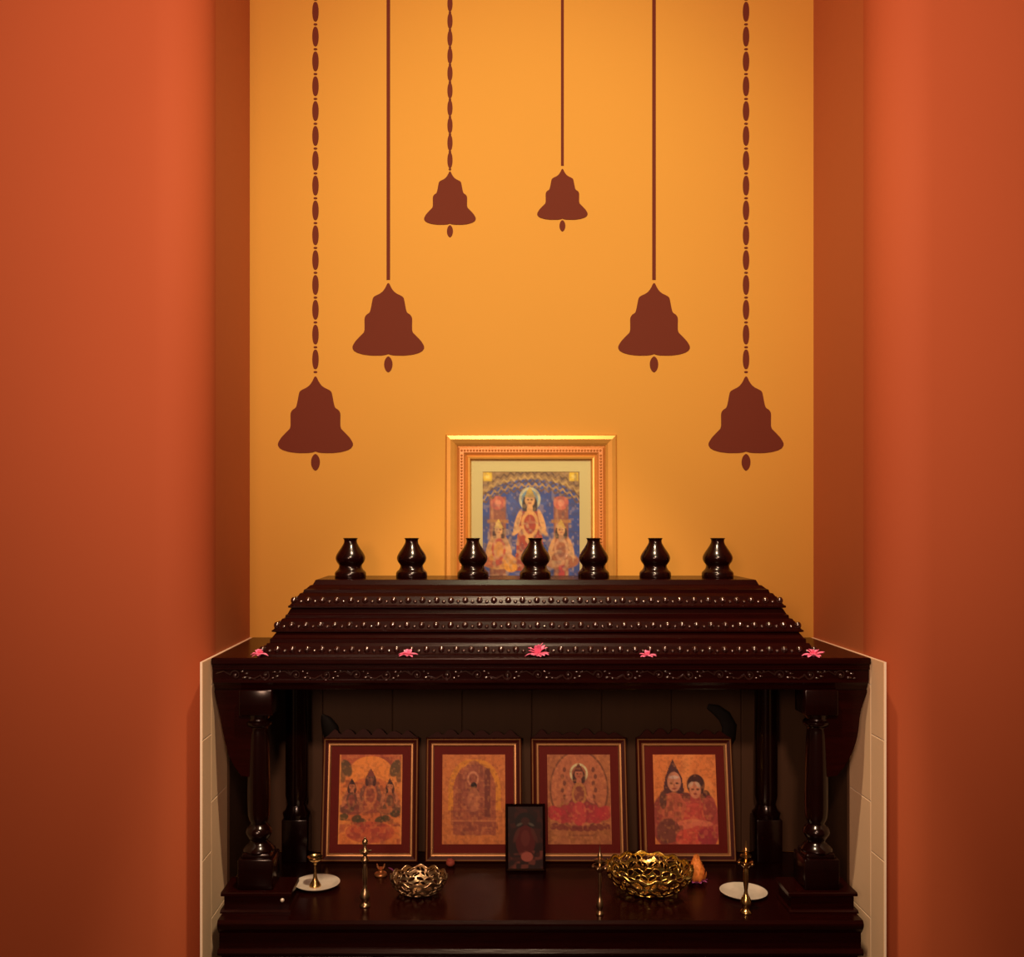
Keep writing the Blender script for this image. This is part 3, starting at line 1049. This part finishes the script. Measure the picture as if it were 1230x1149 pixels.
# short lamp standing on the left plate
base = Vector((px(378.5, pl.y - 0.006), pl.y - 0.006, ZT + 0.0015))
lp = thing('oil_lamp', 'short brass oil lamp with open cup standing on the left silver plate', 'oil lamp', base)
bm = B()
lathe(bm, smooth_prof([(0.0125, 0), (0.0130, 0.002), (0.0105, 0.007), (0.0060, 0.015), (0.0040, 0.024), (0.0035, 0.036), (0.0036, 0.046), (0.0050, 0.051), (0.0052, 0.053)], 3), n=24)
obj('stem', bm, M['brass'], lp, 50)
bm = B()
lathe(bm, [(0.004, 0.052), (0.010, 0.055), (0.0155, 0.059), (0.0170, 0.063), (0.0165, 0.0645), (0.0150, 0.0625), (0.011, 0.0595), (0.0, 0.0585)], n=28)
obj('cup', bm, M['brass'], lp, 50)


def tall_lamp(x, y, label, h, wide, m, style):
    p = on_table(x, y)
    o = thing('standing_lamp', label, 'oil lamp', p, group='slender standing brass lamps')
    k = h / 0.142
    w = wide
    bm = B()
    lathe(bm, smooth_prof([(0.0105 * w, 0), (0.0110 * w, 0.002 * k), (0.0095 * w, 0.005 * k), (0.0060 * w, 0.009 * k), (0.0080 * w, 0.013 * k), (0.0102 * w, 0.019 * k), (0.0085 * w, 0.028 * k), (0.0045 * w, 0.036 * k), (0.0032 * w, 0.044 * k)], 3), n=24)
    obj('base', bm, m, o, 50)
    bm = B()
    lathe(bm, smooth_prof([(0.0030 * w, 0.043 * k), (0.0042 * w, 0.052 * k), (0.0050 * w, 0.062 * k), (0.0046 * w, 0.080 * k), (0.0035 * w, 0.088 * k)], 3), n=20)
    obj('stem', bm, m, o, 50)
    bm = B()
    if style == 'knobs':
        lathe(bm, smooth_prof([(0.0035, 0.087 * k), (0.0075, 0.092 * k), (0.0085, 0.096 * k), (0.0050, 0.101 * k), (0.0040, 0.104 * k), (0.0070, 0.109 * k), (0.0085, 0.113 * k), (0.0045, 0.118 * k), (0.0030, 0.124 * k)], 3), n=24)
        for a in range(5):
            t = a * 2 * PI / 5 + 0.3
            tube(bm, [(0.007 * math.cos(t), 0.007 * math.sin(t), 0.112 * k), (0.013 * math.cos(t), 0.013 * math.sin(t), 0.113 * k)], [0.003, 0.0015], 8)
        obj('oil_bowl', bm, m, o, 50)
        bm = B()
        ball(bm, (0, 0, 0.131 * k), (0.0062, 0.0062, 0.0072), 16, 12)
        lathe(bm, [(0.003, 0.122 * k), (0.003, 0.128 * k)], n=12)
        ball(bm, (0, 0, 0.139 * k), (0.0022, 0.0022, 0.003), 10, 8)
        obj('finial', bm, m, o, 50)
    else:
        lathe(bm, smooth_prof([(0.0035, 0.086 * k), (0.006, 0.090 * k), (0.0125, 0.096 * k), (0.0150, 0.101 * k), (0.0130, 0.1015 * k), (0.0060, 0.098 * k), (0.0032, 0.099 * k)], 3), n=28)
        for a in range(5):
            t = a * 2 * PI / 5 + 0.5
            ball(bm, (0.0135 * math.cos(t), 0.0135 * math.sin(t), 0.098 * k), (0.0038, 0.0038, 0.003), 10, 8)
        lathe(bm, [(0.0030, 0.098 * k), (0.0030, 0.109 * k), (0.0115, 0.111 * k), (0.0115, 0.1125 * k), (0.003, 0.114 * k)], n=24)
        obj('oil_bowl', bm, m, o, 50)
        bm = B()
        lathe(bm, smooth_prof([(0.0028, 0.113 * k), (0.0045, 0.119 * k), (0.0050, 0.122 * k), (0.0025, 0.127 * k), (0.0015, 0.134 * k), (0.0006, 0.142 * k)], 3), n=16)
        obj('finial', bm, m, o, 50)
    return o


tall_lamp(438.5, 1088, 'slender knobbed brass lamp standing alone in front of the leftmost frame', 0.143, 1.0, M['aged_brass'], 'knobs')
tall_lamp(720.5, 1098, 'very thin brass lamp at the altar edge, just left of the large pierced bowl', 0.139, 0.72, M['aged_brass'], 'bowl')
tall_lamp(896, 1096, 'stout brass lamp with spired top standing before the right silver plate', 0.147, 1.08, M['brass'], 'bowl')

# tiny copper lamp stand
p = on_table(457.5, 1051)
t = thing('copper_lamp', 'tiny copper lamp stand with two horns below the leftmost frame', 'oil lamp', p)
bm = B()
lathe(bm, smooth_prof([(0.0135, 0), (0.0145, 0.002), (0.0130, 0.006), (0.0065, 0.009), (0.0055, 0.014), (0.0075, 0.017)], 3), n=24)
obj('base', bm, M['copper'], t, 50)
for s in (-1, 1):
    bm = B()
    tube(bm, [(s * 0.004, 0, 0.0155), (s * 0.0075, 0, 0.020), (s * 0.0085, 0, 0.026)], [0.0030, 0.0026, 0.0014], 8)
    obj('horn', bm, M['copper'], t, 60)


def petal_mesh(bm, L, W, lift, curl, ang, base, n=7, m=4, thick=0.0006):
    """one curved petal leaving base at angle ang"""
    rows = []
    ca, sa = math.cos(ang), math.sin(ang)
    for i in range(n + 1):
        u = i / n
        w = W * math.sin(PI * min(1, 0.12 + 0.86 * u)) ** 0.8 * (0.55 + 0.6 * u)
        r, z = L * u * math.cos(lift - curl * u), L * u * math.sin(lift - curl * u)
        row = []
        for j in range(m + 1):
            v = (j / m - 0.5) * 2
            xx, yy = r, v * w / 2
            zz = z + 0.15 * w * v * v
            row.append(bm.verts.new((base[0] + xx * ca - yy * sa, base[1] + xx * sa + yy * ca, base[2] + zz)))
        rows.append(row)
    for a, b in zip(rows[:-1], rows[1:]):
        for j in range(m):
            bm.faces.new((a[j], a[j + 1], b[j + 1], b[j]))


def thicken(o, t):
    md = o.modifiers.new('thickness', 'SOLIDIFY')
    md.thickness = t
    md.offset = 0


def pink_flower(x, y, scale, label, seed, high=1.0):
    Y = 1.9865
    base = Vector((px(x, Y), Y, ZS))
    rr = random.Random(seed)
    bm = B()
    for k in range(9):
        a = PI * (k / 8) + rr.uniform(-.15, .15) + PI      # fans to the front and both sides
        petal_mesh(bm, 0.021 * scale * rr.uniform(.75, 1.05) * (0.6 + 0.4 * abs(math.cos(a))), 0.011 * scale, rr.uniform(0.15, 0.55), rr.uniform(0.1, 0.5), a, (0, 0, 0.0015))
    for k in range(7):
        a = rr.uniform(0, 2 * PI)
        petal_mesh(bm, 0.012 * scale * high * rr.uniform(.8, 1.1), 0.009 * scale, rr.uniform(0.9, 1.35), rr.uniform(0.0, 0.4), a, (rr.uniform(-.004, .004), 0, 0.002))
    lo = min(v.co.z for v in bm.verts)
    for v in bm.verts:
        v.co.y = max(-0.0165, min(0.0115, v.co.y))
        v.co.z -= min(lo, 0) - 0.0006
    root = thing('pink_flower', label, 'flower', base, group='pink flowers along the canopy')
    o = obj('petals', bm, M['pink'], root)
    o.data.shade_smooth()
    thicken(o, 0.0007)
    bm = B()
    ball(bm, (0, 0, 0.0035), (0.0035, 0.0035, 0.003), 10, 8)
    obj('flower_heart', bm, M['pink'], root, 60)


pink_flower(311, 784, 0.95, 'small pink flower at the left end of the roof on the canopy edge', 3)
pink_flower(490, 784, 0.95, 'pink flower on the canopy edge below the second finial from the left', 5)
pink_flower(646, 780, 1.25, 'largest pink flower, at the middle of the canopy edge below the central finial', 8, 1.7)
pink_flower(778, 783, 0.9, 'pink flower on the canopy edge below the sixth finial, right of centre', 11)
pink_flower(977, 785, 1.15, 'bright pink flower beyond the right corner of the tiered roof', 14, 1.1)


def pierced_bowl(x, y, R, Hh, label, m, lobes, rim_waves, foot=0.35):
    p = on_table(x, y)
    root = thing('pierced_bowl', label, 'bowl', p, group='pierced metal bowls on the altar')
    NU, NV = 216, 34
    bm = B()
    rows = []
    for j in range(NV + 1):
        t = j / NV
        a = t * PI / 2
        row = []
        for i in range(NU):
            th = 2 * PI * i / NU
            r = R * (foot + (1 - foot) * math.sin(a) ** 0.9)
            z = 0.003 + (Hh - 0.003) * (1 - math.cos(a)) ** 0.85
            if j > NV - 6:
                z += (j - NV + 6) / 6 * 0.0035 * math.cos(rim_waves * th)
            row.append(bm.verts.new((r * math.cos(th), r * math.sin(th), z)))
        rows.append(row)
    for j in range(NV):
        for i in range(NU):
            t = (j + 0.5) / NV
            th = 2 * PI * (i + 0.5) / NU
            # leaf scrolls: tilted oval holes in four staggered rows
            keep = True
            if 0.10 < t < 0.965:
                rowf = (t - 0.10) / 0.865 * 4
                rw = int(rowf)
                fv = rowf - rw - 0.5
                nl = lobes
                ph = th / (2 * PI) * nl + 0.5 * (rw % 2)
                fu = ph - math.floor(ph) - 0.5
                tilt = 0.55 if (int(math.floor(ph)) + rw) % 2 else -0.55
                uu = fu - tilt * fv
                if (uu / 0.33) ** 2 + (fv / 0.40) ** 2 < 1:
                    keep = False
                # a vein left inside the larger holes
                if not keep and rw >= 2 and abs(uu + 0.08 * math.sin(6 * fv)) < 0.055:
                    keep = True
            if keep:
                i2 = (i + 1) % NU
                bm.faces.new((rows[j][i], rows[j][i2], rows[j + 1][i2], rows[j + 1][i]))
    loose = [v for v in bm.verts if not v.link_faces]
    bmesh.ops.delete(bm, geom=loose, context='VERTS')
    bmesh.ops.smooth_vert(bm, verts=[v for v in bm.verts if v.is_boundary], factor=0.5, use_axis_x=True, use_axis_y=True, use_axis_z=True)
    o = obj('pierced_wall', bm, m, root)
    o.data.shade_smooth()
    thicken(o, 0.0024)
    bm = B()
    pts = [(R * math.cos(2 * PI * k / 120), R * math.sin(2 * PI * k / 120), Hh + 0.0035 * math.cos(rim_waves * 2 * PI * k / 120)) for k in range(121)]
    tube(bm, pts, 0.0020, 8)
    obj('rim', bm, m, root, 60)
    bm = B()
    lathe(bm, [(0, 0), (R * foot * 0.9, 0), (R * foot * 1.04, 0.002), (R * foot * 1.02, 0.006), (R * foot * 0.9, 0.0055), (0, 0.005)], n=48)
    obj('foot', bm, m, root, 50)
    return root


pierced_bowl(779.5, 1070, 0.093, 0.052, 'large bright brass pierced bowl below the rightmost frame', M['yellow_brass'], 22, 16)
pierced_bowl(503, 1072, 0.060, 0.036, 'small dull bronze pierced bowl near the middle of the altar', M['aged_brass'], 16, 12, 0.45)

# dried rose at the foot of the second frame
p = on_table(541, 1040)
root = thing('dried_rose', 'small dusty red rose at the lower left of the second frame', 'flower', (p.x, p.y, ZT))
bm = B()
rr = random.Random(4)
for k in range(16):
    a = k * 2.4
    petal_mesh(bm, 0.006 + 0.0006 * k, 0.011, 1.35 - 0.05 * k, -0.2, a, (0, 0, 0.010 - 0.0004 * k), 6, 4)
o = obj('petals', bm, M['rose'], root)
o.data.shade_smooth()
thicken(o, 0.0007)
bm = B()
lathe(bm, [(0.0, 0.0), (0.006, 0.001), (0.0105, 0.006), (0.0095, 0.013), (0.004, 0.017), (0, 0.018)], n=18)
obj('rose_heart', bm, M['rose'], root, 60)

# orange bloom standing beside the bowl
p = on_table(836.5, 1059)
root = thing('orange_flower', 'pointed orange flower bud with a purple base beside the large brass bowl', 'flower', (p.x, p.y, ZT))
bm = B()
for ring in range(6):
    z = 0.006 + ring * 0.0075
    R0 = 0.0215 * (1 - ring / 7.0)
    n = 9 - ring
    for k in range(n):
        a = 2 * PI * (k + 0.5 * (ring % 2)) / n
        petal_mesh(bm, 0.018, 0.012, 1.12 + 0.07 * ring, -0.25, a, (R0 * 0.85 * math.cos(a), R0 * 0.85 * math.sin(a), z), 6, 4)
lathe(bm, [(0.011, 0.004), (0.0180, 0.012), (0.0175, 0.024), (0.0115, 0.041), (0.004, 0.056), (0, 0.061)], n=18)
o = obj('petals', bm, M['orange_petal'], root)
o.data.shade_smooth()
bm = B()
for k in range(9):
    a = 2 * PI * k / 9
    petal_mesh(bm, 0.025, 0.013, 0.22, 0.1, a, (0, 0, 0.0025), 6, 4)
lathe(bm, [(0, 0.0), (0.009, 0.0), (0.011, 0.004), (0.008, 0.006), (0, 0.006)], n=16)
o = obj('base_petals', bm, M['purple_petal'], root)
o.data.shade_smooth()

# single fallen petal
p = on_table(470, 1047)
bm = B()
petal_mesh(bm, 0.017, 0.006, 0.75, 0.3, PI * 0.9, (0.007, 0, 0.0008), 7, 4)
o = obj('fallen_petal', bm, M['purple_petal'], loc=p)
o.data.shade_smooth()
thicken(o, 0.0006)
tag(o, 'single pale purple petal lying just right of the tiny copper lamp', 'petal')
